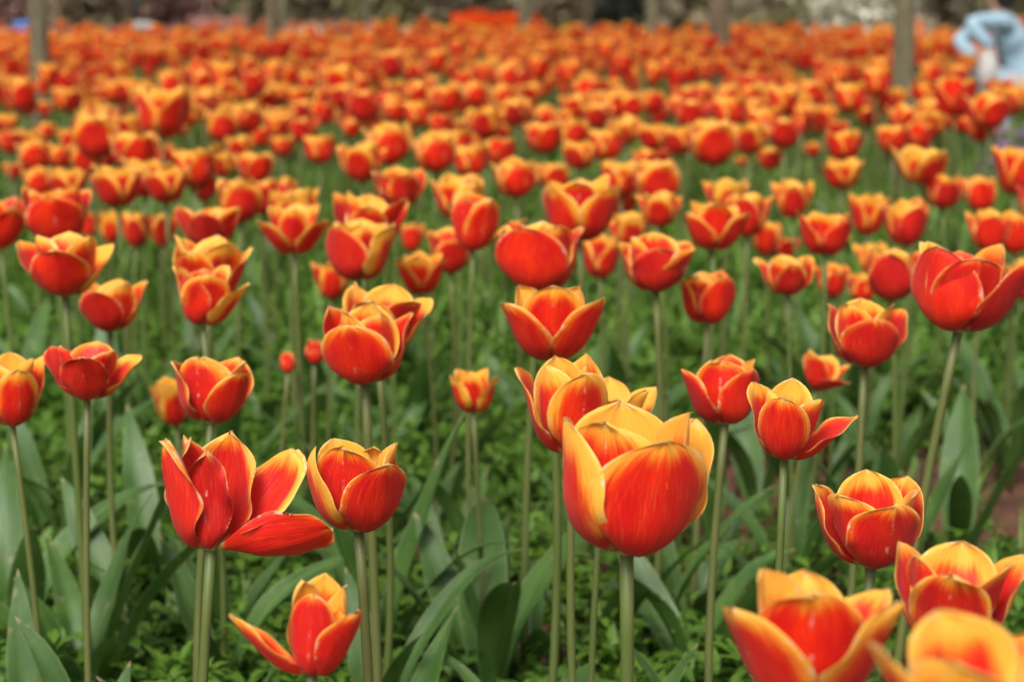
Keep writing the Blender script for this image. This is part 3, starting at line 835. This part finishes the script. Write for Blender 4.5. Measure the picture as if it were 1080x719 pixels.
def cover(rng, n, y0, y1, hgt, leaf, nl, extra=.25, patch=None):
    """rosettes and little upright stalks with whorls of leaves"""
    Yc = np.sqrt(rng.uniform(y0 ** 2, y1 ** 2, n))
    X = rng.uniform(-1, 1, n) * (Yc * 540 / F + extra)
    if patch is not None:
        k = patch(X, Yc); keep = rng.uniform(size=n) < k ** 1.4
        X, Yc = X[keep], Yc[keep]; n = len(X)
    hh = rng.uniform(.4, 1.0, n) * hgt
    ix = np.repeat(np.arange(n), nl); m = len(ix)
    t = rng.uniform(.1, 1, m)
    C = np.stack([X[ix] + rng.normal(0, .008, m), Yc[ix] + rng.normal(0, .008, m), t * hh[ix]], 1)
    sc = rng.uniform(.6, 1.25, m) * (1.15 - .45 * t)
    L = leaf * sc
    tone = rng.uniform(0, 1, n)[ix] * .7 + rng.uniform(0, .3, m)
    return leaflets(rng, C, L, L * rng.uniform(.14, .24, m), rng.uniform(0, 6.28, m), rng.uniform(.1, 1.1, m), rng.uniform(.2, 1.3, m), tone)

rc = np.random.RandomState(11)
def soil_gap(x, y):
    g = np.where(x > .42, .8, 0) + np.sin(x * 5.1 + 1.2) + np.sin(y * 4.3 - x * 2.2) + np.sin(x * 11 + y * 7) * .5
    left = np.clip((-x / np.maximum(y, .5)) * 4, -.6, .8)
    bare = sum(np.exp(-((x - a) / w1) ** 2 - ((y - b) / w2) ** 2) for a, b, w1, w2 in ((.29, 2.70, .10, .22), (.09, 2.05, .08, .12), (-.10, 2.35, .07, .15), (-.02, 2.0, .06, .10)))
    return np.clip((.62 + .40 * g + left + np.clip((y - 2.6) * .8, 0, 1)) * (1 - .97 * np.clip(bare * 1.4, 0, 1)), .01, 1)
gb = Bag()
for args in ((5600, 1.1, 3.0, .085, .034, 16, .3, soil_gap), (3400, 1.1, 3.8, .035, .026, 8, .3, soil_gap), (7500, 3.0, 6.6, .13, .045, 13, .4, None), (6000, 6.6, 17.5, .14, .07, 8, .8, None)):
    V, Q, A = cover(rc, *args)
    gb.add(V, [Q], {'lc': A})
o = link('ground_cover', gb.mesh('ground_cover', M_WEED))
tag(o, 'low bright green weeds carpeting the red soil between the tulips', 'ground cover', kind='stuff')

# grass-like blades between the plants
def blades(rng, n, y0, y1, L, W, extra=.3):
    Yc = np.sqrt(rng.uniform(y0 ** 2, y1 ** 2, n)); X = rng.uniform(-1, 1, n) * (Yc * 540 / F + extra)
    C = np.stack([X, Yc, np.zeros(n)], 1)
    l = L * rng.uniform(.5, 1.2, n)
    return leaflets(rng, C, l, W * rng.uniform(.6, 1.3, n), rng.uniform(0, 6.28, n), rng.uniform(1.0, 1.5, n), rng.uniform(.1, 1.0, n), rng.uniform(0, 1, n))
gb2 = Bag()
for a in ((1500, 1.4, 3.6, .09, .002), (6500, 3.4, 7.2, .18, .006), (4500, 7.2, 17.5, .22, .011)):
    V, Q, A = blades(rc, *a); gb2.add(V, [Q], {'lc': A})
M_GRASS = plain_leaf('grass_blades', (.032, .092, .014), (.125, .225, .030), .5, .25, 7)
o = link('grass', gb2.mesh('grass', M_GRASS))
tag(o, 'thin green grass blades and narrow leaves between the tulip stems', 'grass', kind='stuff')

# ------------------------------------------------------------ leafy tulip plants without flowers at the front
LP = [  # px, py of the plant's foot region, Y, label
 (85, 700, 1.50, 'broad grey-green leaves fanning out around the stem of the white-tipped spread tulip', 5, 1.15),
 (20, 690, 1.62, 'arching dark tulip leaves at the left edge of the photo', 4, 1.1),
 (165, 640, 1.75, 'dark broad-leaved plant behind and below the torn wide open tulip', 4, 1.1),
 (50, 590, 1.95, 'pale backed leaves rising between the left edge and the spread tulip stem', 4, 1.0),
 (395, 660, 1.55, 'upright pointed leaves right of the low splayed tulip', 4, 1.05),
 (515, 690, 1.50, 'large curled grey-green leaf plant between the low splayed tulip and the four close stems', 5, 1.15),
 (470, 620, 1.80, 'leaf fan beneath the small lone yellow-edged tulip', 4, 1.0),
 (570, 719, 1.30, 'narrow upright leaf pair with brown tips at the foot of the close stems', 3, .85),
 (640, 690, 1.60, 'bright leaf fan between the close stems and the main tulip stem', 3, 1.0),
 (735, 700, 1.55, 'twisted leaves right of the largest tulip stem', 4, 1.0),
 (700, 600, 1.95, 'shaded leaf clump behind the stem of the largest tulip', 3, 1.0),
 (1010, 600, 1.9, 'dark leaf clump behind the tall leaning stem', 4, 1.1),
 (940, 640, 1.8, 'leaf clump behind the round jagged-flamed tulip', 3, 1.0),
 (800, 560, 2.1, 'leaf clump under the open tulip with the drooping petal', 3, 1.0),
 (250, 560, 2.2, 'leaf clump above the torn wide open tulip', 4, 1.0),
 (340, 500, 2.5, 'tall dark leaf plant left of the front pair stem', 4, 1.15),
 (430, 520, 2.4, 'loose leaf clump between the front pair and the lone small tulip', 4, 1.05),
 (600, 540, 2.3, 'leaf clump behind the close stems', 4, 1.05),
 (880, 500, 2.5, 'leaf clump behind the stem between the drooping-petal tulip and the tall leaning stem', 4, 1.1),
 (1065, 520, 2.3, 'leaf clump at the right edge of the photo', 4, 1.1),
 (120, 500, 2.5, 'leaf clump behind the spread tulip stem', 4, 1.05),
 (20, 480, 2.6, 'leaf clump behind the striped left-edge tulip', 4, 1.05),
]
for i, (px, py, Yp, lb, n, sc) in enumerate(LP):
    pr = random.Random(7000 + i)
    Yp = Yp * K
    p = at_Y(px, py, Yp)
    root = link('tulip_plant', None, None, (p.x, Yp, 0)); root.empty_display_size = .02
    tag(root, lb, 'tulip plant', 'flowerless leafy tulip plants')
    a0 = pr.uniform(0, 6.28)
    for q in range(n):
        add_leaf(root, a0 + q * 6.28 / n + pr.uniform(-.4, .4), 1.0 * sc * pr.uniform(.8, 1.1), None, 0, pr)

# ------------------------------------------------------------ trees
M_BARK = simple_mat('grey_bark', (.085, .072, .042), (.16, .14, .085), 9, .9, .7, .01, 6.0, (4, 4, 1))
M_BARK2 = simple_mat('brown_bark', (.075, .050, .030), (.165, .120, .075), 9, .9, .7, .01, 6.0, (4, 4, 1))
M_TREEL = plain_leaf('tree_leaves', (.045, .095, .025), (.100, .170, .045), .5, .3, 3)
def tree(px, Yp, rb, h, mat, label, seed):
    pr = random.Random(seed); rn = np.random.RandomState(seed)
    Yp = Yp * K; rb = rb * 1.0
    x = (px - PW / 2) / F * Yp
    root = link('tree', None, None, (x, Yp, 0)); tag(root, label, 'tree', 'slim young trees standing in the tulips')
    b = Bag()
    n = 12; t = np.linspace(0, 1, n)
    P = np.stack([.04 * np.sin(t * 3 + seed), .03 * np.cos(t * 4 + seed), t * h], 1); P[:, :2] -= P[0, :2]; P[0, 2] = -.03
    V, f = tube(P, rb * (1.12 - .75 * t) + rb * .35 * np.exp(-t * 25), 12); b.add(V, f)
    tips = []
    for k in range(9):
        i0 = pr.randrange(5, n - 1); a = pr.uniform(0, 6.28); L = h * pr.uniform(.22, .4)
        q = np.array([P[i0] + np.array([math.cos(a) * L * s, math.sin(a) * L * s, L * (s * .9 - .25 * s * s)]) for s in np.linspace(0, 1, 6)])
        V, f = tube(q, rb * .42 * (1.05 - .85 * np.linspace(0, 1, 6)), 6); b.add(V, f)
        tips += [q[3], q[4], q[5]]
    tips += [P[-1], P[-2]]
    link('trunk', b.mesh('trunk', mat), root)
    tips = np.array(tips); m = 2600
    C = tips[rn.randint(len(tips), size=m)] + rn.normal(0, h * .06, (m, 3))
    L = rn.uniform(.05, .10, m)
    V, Q, A = leaflets(rn, C, L, L * .25, rn.uniform(0, 6.28, m), rn.uniform(-.6, .8, m), rn.uniform(.2, 1.2, m), rn.uniform(0, 1, m))
    link('crown', mesh('crown', V, [Q], M_TREEL, {'lc': A}), root)
tree(45, 5.0, .026, 3.2, M_BARK, 'grey-green slim trunk, thickest of the trunks near the left edge, rising from the tulips', 1)
tree(953, 5.1, .031, 3.4, M_BARK, 'grey-green trunk directly left of the person in pale blue', 2)
tree(760, 8.2, .046, 4.0, M_BARK2, 'brown trunk shaded on one side, between the white blossom bush and mid photo', 3)
tree(290, 8.6, .024, 3.6, M_BARK2, 'thin dark trunk between the left edge and mid photo, starting low among the flowers', 4)
tree(554, 14.6, .055, 4.5, M_BARK, 'pale trunk right beside the bright orange-red far flower bed', 5)
tree(684, 12.5, .040, 4.2, M_BARK, 'faint grey trunk between the pale trunk and the brown trunk', 6)
tree(388, 14.8, .036, 4.2, M_BARK, 'faint trunk standing left of the bright orange-red far bed', 7)
tree(67, 12.8, .036, 4.2, M_BARK2, 'blurred brown trunk just right of the grey trunk by the left edge', 8)
tree(266, 12.6, .020, 3.9, M_BARK2, 'faint thin trunk just left of the thin dark trunk', 9)
tree(620, 16.0, .034, 4.3, M_BARK2, 'faint brown trunk right of the pale trunk', 10)

# ------------------------------------------------------------ bushes and bank behind the field
def leaf_mat(name, a, b): return plain_leaf(name, a, b, .6, .2, 2.5)
BM = {'olive': leaf_mat('olive_leaves', (.15, .15, .06), (.24, .225, .10)),
      'brown': leaf_mat('brown_leaves', (.155, .125, .075), (.25, .205, .13)),
      'dark': leaf_mat('dark_leaves', (.020, .026, .018), (.050, .058, .036)),
      'green': leaf_mat('green_leaves', (.15, .16, .07), (.23, .23, .11)),
      'white': leaf_mat('white_blossoms', (.50, .50, .40), (.68, .67, .55)),
      'mauve': leaf_mat('mauve_leaves', (.20, .105, .09), (.29, .16, .14)),
      'pink': leaf_mat('pink_blossoms', (.30, .17, .15), (.46, .30, .27)),
      'yellow': leaf_mat('yellow_leaves', (.20, .20, .02), (.36, .34, .04))}
def bush(px, Yp, wpx, h, kind, label, seed, name='bush', group='bushes behind the tulip field', leaf=.07, n=1500):
    rn = np.random.RandomState(seed)
    Yp = Yp * K
    x = (px - PW / 2) / F * Yp; rx = wpx / F * Yp / 2
    root = link(name, None, None, (x, Yp, 0)); tag(root, label, name, group)
    b = Bag()
    cl = []
    for k in range(9):
        a = rn.uniform(0, 6.28); rr = rx * rn.uniform(.2, .75); top = h * rn.uniform(.55, .95)
        q = np.array([[math.cos(a) * rr * s, math.sin(a) * rr * s * .7, top * s ** .8] for s in np.linspace(0, 1, 5)])
        V, f = tube(q, h * .012 * (1.2 - np.linspace(0, 1, 5)), 5); b.add(V, f)
        cl += [q[1], q[2], q[3], q[4], q[2] * [1.2, 1.2, .5], q[1] * [1.8, 1.8, .4]]
    link('branches', b.mesh('branches', M_BARK2), root)
    cl = np.array(cl)
    C = cl[rn.randint(len(cl), size=n)] + rn.normal(0, 1, (n, 3)) * [rx * .22, rx * .16, h * .09]
    C[:, 2] = np.clip(C[:, 2], .01, None)
    L = rn.uniform(.6, 1.4, n) * leaf
    V, Q, A = leaflets(rn, C, L, L * .35, rn.uniform(0, 6.28, n), rn.uniform(-.8, 1.2, n), rn.uniform(.1, 1.2, n), rn.uniform(0, 1, n))
    link('foliage', mesh('foliage', V, [Q], BM[kind], {'lc': A}), root)
B = [
 (10, 17.5, 120, 1.3, 'mauve', 'mauve-leaved bush behind the field at the left edge'),
 (110, 18.5, 130, 1.5, 'brown', 'brown bush behind the crouching person in white'),
 (190, 19.5, 120, 1.2, 'mauve', 'mauve and brown bush between the crouching person and the thin dark trunk'),
 (265, 20.5, 110, 1.6, 'green', 'green-brown bush directly behind the thin dark trunk'),
 (345, 21.0, 120, 1.7, 'brown', 'brown bush right of the thin dark trunk'),
 (400, 19.5, 90, 1.5, 'olive', 'olive green bush left of the bright orange-red far bed'),
 (450, 22.0, 110, 1.8, 'brown', 'grey-brown bush just left of the bright orange-red far bed'),
 (520, 23.0, 110, 1.9, 'dark', 'dark green bush right behind the bright orange-red far bed'),
 (590, 22.0, 100, 1.8, 'brown', 'brown bush right of the pale trunk'),
 (650, 20.0, 80, .9, 'dark', 'low blackish bush between the pale and faint grey trunks'),
 (720, 23.0, 150, 2.2, 'olive', 'tall olive bush behind the brown trunk'),
 (660, 24.5, 160, 2.3, 'olive', 'wide olive bush behind the blackish low bush'),
 (835, 25.0, 130, 2.4, 'dark', 'big dark bush above the olive slope, left of the white blossoms'),
 (835, 18.5, 150, .62, 'olive', 'low olive-green mound in front of the big dark bush'),
 (915, 17.2, 150, 1.6, 'white', 'white blossoming bush behind the trunk left of the person in pale blue'),
 (985, 21.0, 120, 1.9, 'brown', 'brown bush right of the white blossoms, behind the person in pale blue'),
 (1065, 19.0, 110, 1.8, 'olive', 'olive bush at the right edge behind the person in pale blue'),
]
for i, (px, Yp, wpx, h, kind, lb) in enumerate(B):
    bush(px, Yp, wpx * 1.25, h, kind, lb, 50 + i, n=2600 if kind != 'white' else 5200, leaf=.09)
bush(597, 13.9, 15, .48, 'yellow', 'small bright yellow-green shrub among the far tulips beside the pale trunk', 90, name='shrub', leaf=.05, n=260)

# low bank closing the view
hx = np.linspace(-60, 60, 60); hy = np.linspace(26, 70, 20)
HX, HY = np.meshgrid(hx, hy)
HZ = 9 * smooth01((HY - 26) / 36) * (1 + .25 * np.sin(HX * .13)) + .4 * np.sin(HX * .9) * np.sin(HY * .7) * smooth01((HY - 26) / 8) - .05
M_BANK = simple_mat('wooded_bank', (.11, .095, .06), (.22, .18, .12), 1.2, .95, .6, .3, 8.0, cc=(.055, .075, .028))
o = link('hill', mesh('hill', np.stack([HX, HY, HZ], -1).reshape(-1, 3), grid_faces(20, 60), M_BANK)); tag(o, kind='structure')
rn = np.random.RandomState(77)
m = 26000
yy = rn.uniform(24, 60, m); xx = rn.uniform(-1, 1, m) * (yy * .32 + 3)
zz = 9 * smooth01((yy - 26) / 36) * (1 + .25 * np.sin(xx * .13)) + rn.uniform(0, 1.8, m) ** 1.2
L = rn.uniform(.15, .34, m)
V, Q, A = leaflets(rn, np.stack([xx, yy, zz], 1), L, L * .4, rn.uniform(0, 6.28, m), rn.uniform(-.6, 1.2, m), rn.uniform(.1, 1.2, m), rn.uniform(0, 1, m))
o = link('undergrowth', mesh('undergrowth', V, [Q], BM['brown'], {'lc': A})); tag(o, 'dull brown and olive undergrowth covering the bank behind the bushes', 'undergrowth', kind='stuff')

# ------------------------------------------------------------ far beds of other flowers
def petal_plain(name, a, b): return plain_leaf(name, a, b, .5, .35, 4)
def bed(px0, px1, y0, y1, n, mat, h, s, label, seed, name='flower_bed'):
    rn = np.random.RandomState(seed)
    Yv = rn.uniform(y0, y1, n) * K
    X = (rn.uniform(px0, px1, n) - PW / 2) / F * Yv
    ix = np.repeat(np.arange(n), 6); m = len(ix)
    hh = (h + rn.normal(0, .025, n))[ix]
    C = np.stack([X[ix], Yv[ix], hh], 1)
    L = s * rn.uniform(.85, 1.1, m)
    az = np.tile(np.arange(6) * 1.047, n) + rn.uniform(0, 6, n)[ix]
    V, Q, A = leaflets(rn, C, L, L * .36, az, rn.uniform(.9, 1.3, m), rn.uniform(-.4, .1, m), rn.uniform(0, 1, m))
    o = link(name, mesh(name, V, [Q], mat, {'lc': A})); tag(o, label, 'flower bed', kind='stuff')
    st = Bag()
    ys = np.array([[X[i], Yv[i]] for i in range(n)])
    k = len(ys); Ls = h * np.ones(k) * 1.02
    V, Q, A = leaflets(rn, np.stack([ys[:, 0], ys[:, 1], np.zeros(k)], 1), Ls, np.full(k, .008), rn.uniform(0, 6, k), np.full(k, 1.5), np.zeros(k), rn.uniform(0, 1, k))
    Vb, Qb, Ab = leaflets(rn, np.stack([ys[:, 0], ys[:, 1], np.zeros(k)], 1), Ls * .7, np.full(k, .02), rn.uniform(0, 6, k), np.full(k, 1.2), rn.uniform(0, .8, k), rn.uniform(0, 1, k))
    st.add(V, [Q], {'lc': A}); st.add(Vb, [Qb], {'lc': Ab})
    link('foliage', st.mesh('foliage', M_GRASS), o)
M_OR = petal_plain('vivid_orange_petals', (.80, .075, .010), (.90, .14, .015))
M_WH = petal_plain('cream_petals', (.72, .62, .42), (.85, .76, .60))
M_YE = petal_plain('yellow_petals', (.80, .36, .03), (.85, .50, .05))
M_PK = petal_plain('pink_petals', (.60, .24, .20), (.75, .42, .36))
bed(478, 566, 14.8, 17.4, 1500, M_OR, .44, .060, 'vivid orange-red tulip bed far behind, brightest patch at the top of the field', 1)
bed(300, 400, 13.6, 14.7, 420, M_PK, .38, .055, 'pale pink tulips at the far end of the field right of the thin dark trunk', 2)
bed(318, 340, 13.0, 13.5, 70, M_WH, .37, .055, 'cream white tulip patch between the thin dark trunk and the orange-red bed', 3)
bed(345, 520, 14.2, 15.0, 420, M_YE, .36, .055, 'yellow-orange tulip strip in front of the vivid orange-red bed', 4)
bed(425, 440, 13.6, 13.9, 26, M_WH, .37, .05, 'pair-sized white tulip patch left of the orange-red bed', 5)
bed(205, 262, 14.2, 15.2, 320, M_PK, .42, .055, 'greyish pink flowers at the far end left of the thin dark trunk', 6)
bed(0, 205, 14.6, 15.4, 420, M_PK, .34, .05, 'pinkish flowers along the far end of the field by the left edge', 7)
# low purple flowers at the right edge
M_PU = petal_plain('purple_petals', (.20, .09, .26), (.33, .17, .40))
rn = np.random.RandomState(21)
root = link('purple_flowers', None, None, ((1070 - 540) / F * 4.6 * K, 4.6 * K, 0)); tag(root, 'low purple flowers glimpsed at the right edge beneath the red tulips', 'flowers')
C = np.stack([rn.uniform(-.08, .12, 260), rn.uniform(-.2, .2, 260), rn.uniform(.16, .30, 260)], 1)
L = rn.uniform(.014, .026, 260)
V, Q, A = leaflets(rn, C, L, L * .45, rn.uniform(0, 6, 260), rn.uniform(0, 1, 260), rn.uniform(0, 1, 260), rn.uniform(0, 1, 260))
link('blossoms', mesh('blossoms', V, [Q], M_PU, {'lc': A}), root)
C2 = C.copy(); C2[:, 2] = 0; L = C[:, 2]
V, Q, A = leaflets(rn, C2, L, np.full(260, .004), rn.uniform(0, 6, 260), np.full(260, 1.45), np.zeros(260), rn.uniform(0, 1, 260))
link('stalks', mesh('stalks', V, [Q], M_GRASS, {'lc': A}), root)

# ------------------------------------------------------------ people beyond the field, and a blue bin
def skin_mesh(name, verts, edges, radii, mat, sub=2):
    me = bpy.data.meshes.new(name); me.from_pydata([Vector(v) for v in verts], edges, [])
    ob = bpy.data.objects.new(name + '_tmp', me); COL.objects.link(ob)
    ob.modifiers.new('skin', 'SKIN'); sb = ob.modifiers.new('sub', 'SUBSURF'); sb.levels = sub; sb.render_levels = sub
    for v, r in zip(me.skin_vertices[0].data, radii): v.radius = r if isinstance(r, tuple) else (r, r)
    me.skin_vertices[0].data[0].use_root = True
    dg = bpy.context.evaluated_depsgraph_get()
    out = bpy.data.meshes.new_from_object(ob.evaluated_get(dg))
    bpy.data.objects.remove(ob); out.name = name
    out.materials.clear(); out.materials.append(mat)
    out.polygons.foreach_set('use_smooth', [True] * len(out.polygons))
    return out
M_SKIN = simple_mat('skin', (.48, .29, .20), (.56, .35, .25), 12, .55)
M_HAIR = simple_mat('black_hair', (.012, .010, .010), (.03, .024, .020), 60, .45, .3, .004, 4.0, (1, 1, .15))
M_BLUE = simple_mat('pale_blue_cloth', (.24, .37, .46), (.33, .47, .56), 7, .9, .4, .01)
M_WCLOTH = simple_mat('white_cloth', (.38, .37, .36), (.50, .48, .46), 10, .9, .3, .01)
M_DENIM = simple_mat('dark_trousers', (.05, .06, .08), (.09, .10, .13), 20, .9)

def croucher(px, Yp, face, cloth, legs, label, sc=1.0, held=None, shoulder_z=.66):
    """someone squatting in profile, bent forward; face = -1 looks towards -X"""
    Yp = Yp * K
    x = (px - PW / 2) / F * Yp
    root = link('person', None, None, (x, Yp, 0)); tag(root, label, 'person')
    root.scale = (sc, sc, sc)
    f = face
    hip = (-.125 * f, 0, .22); waist = (-.07 * f, 0, .35); chest = (0, 0, .48); neck = (.045 * f, 0, .61); head0 = (.06 * f, 0, .69); head1 = (.085 * f, 0, .77)
    aL = [(.035 * f, -.10, .555), (.215 * f, -.17, .545), (.115 * f, -.20, .43)]
    aR = [(.035 * f, .10, .555), (.20 * f, .14, .46), (.14 * f, .02, .39)]
    def leg(s): return [(-.12 * f, s * .08, .21), (.15 * f, s * .12, .34), (.02 * f, s * .12, .07), (.16 * f, s * .13, .03)]
    lL, lR = leg(-1), leg(1)
    V = [hip, waist, chest, neck, head0, head1] + aL + aR + lL + lR
    E = [(0, 1), (1, 2), (2, 3), (3, 4), (4, 5), (2, 6), (6, 7), (7, 8), (2, 9), (9, 10), (10, 11), (0, 12), (12, 13), (13, 14), (14, 15), (0, 16), (16, 17), (17, 18), (18, 19)]
    Rr = [(.045, .09), (.032, .07), (.036, .075), .034, .064, .072, .034, .028, .022, .034, .028, .022, .07, .05, .036, .028, .07, .05, .036, .028]
    link('body', skin_mesh('body', V, E, Rr, M_SKIN), root)
    g = .016
    Vt = [hip, waist, chest, (.038 * f, 0, .59)] + aL + aR
    Et = [(0, 1), (1, 2), (2, 3), (2, 4), (4, 5), (5, 6), (2, 7), (7, 8), (8, 9)]
    Rt = [(.040 + g, .090 + g), (.026 + g, .070 + g), (.030 + g, .075 + g), .030, .024 + g, .018 + g, .014 + g, .024 + g, .018 + g, .014 + g]
    link('jacket', skin_mesh('jacket', Vt, Et, Rt, cloth), root)
    Vl = [(-.12 * f, 0, .20)] + lL[:3] + lR[:3]
    link('trousers', skin_mesh('trousers', Vl, [(0, 1), (1, 2), (2, 3), (0, 4), (4, 5), (5, 6)], [.075, .065, .055, .045, .065, .055, .045], legs), root)
    Vs_ = []
    for s in (-1, 1): Vs_ += [(-.06 * f, s * .14, .035), (.05 * f, s * .14, .035), (.17 * f, s * .145, .028)]
    link('shoes', skin_mesh('shoes', Vs_[:3], [(0, 1), (1, 2)], [.038, .042, .032], M_DARK), root)
    link('shoes', skin_mesh('shoes', Vs_[3:], [(0, 1), (1, 2)], [.038, .042, .032], M_DARK), root)
    # hair: cap over the back of the skull falling to the nape
    Vh = [(.02 * f, -.05, .59), (.025 * f, 0, .69), (.05 * f, 0, .78), (.095 * f, 0, .83)]
    link('hair', skin_mesh('hair', Vh, [(0, 1), (1, 2), (2, 3)], [.045, .080, .085, .060], M_HAIR), root)
    # face: nose and brow on the profile side
    link('nose', skin_mesh('nose', [(.15 * f, 0, .74), (.17 * f, 0, .715)], [(0, 1)], [.012, .014], M_SKIN), root)
    # five fingers on each hand
    for a in (aL, aR):
        h = Vector(a[2])
        for k in range(5):
            d = Vector((.012 * (k - 2), .0, 0))
            tip = h + d * 1.6 + Vector((.03 * f, .0, -.055 + .008 * abs(k - 2)))
            link('finger', skin_mesh('finger', [h + d * .5, (h + d + tip) / 2 + Vector((.008 * f, 0, 0)), tip], [(0, 1), (1, 2)], [.010, .009, .007], M_SKIN, 1), root)
    return root, Vector(aL[2])
pr_, hand = croucher(1059, 8.0, -1, M_BLUE, M_BLUE, 'person in pale blue crouching among the flowers near the right edge, bent forward', 1.0)
# white bag held at the hand
hw = Vector(pr_.location) + hand
V, Fq = tube([(0, 0, -.11), (0, 0, -.10), (0, 0, -.04), (0, 0, .02), (0, 0, .045), (0, 0, .05)], [.016, .034, .044, .037, .013, .003], 14)
V = V * [1, .55, 1]
o = link('bag', mesh('bag', V, Fq, M_WCLOTH), None, (hw.x - .02, hw.y - .03, hw.z - .06)); tag(o, 'small round white bag held by the person in pale blue', 'bag')
V, Fq = tube([(.02 * math.cos(a), 0, .035 + .035 * math.sin(a)) for a in np.linspace(0, math.pi, 8)], [.003] * 8, 5)
link('handle', mesh('handle', V, Fq, M_WCLOTH), o)
croucher(147, 14.9, 1, M_WCLOTH, M_DENIM, 'small dark-haired person in white crouching behind the far end of the tulips', .82)
# bin
root = link('litter_bin', None, None, ((31 - 540) / F * 15.0 * K, 15.0 * K, 0)); tag(root, 'small blue bin half hidden behind the grey trunk near the left edge', 'bin')
M_BIN = simple_mat('blue_plastic', (.05, .16, .42), (.07, .20, .48), 6, .45)
V, Fq = tube([(0, 0, 0), (0, 0, .02), (0, 0, .44), (0, 0, .445)], [.07, .075, .092, .092], 16); link('body', mesh('body', V, Fq, M_BIN, smooth=False), root)
V, Fq = tube([(0, 0, .446), (0, 0, .458), (0, 0, .478), (0, 0, .488)], [.100, .102, .085, .02], 16); link('lid', mesh('lid', V, Fq, M_BIN, smooth=False), root)
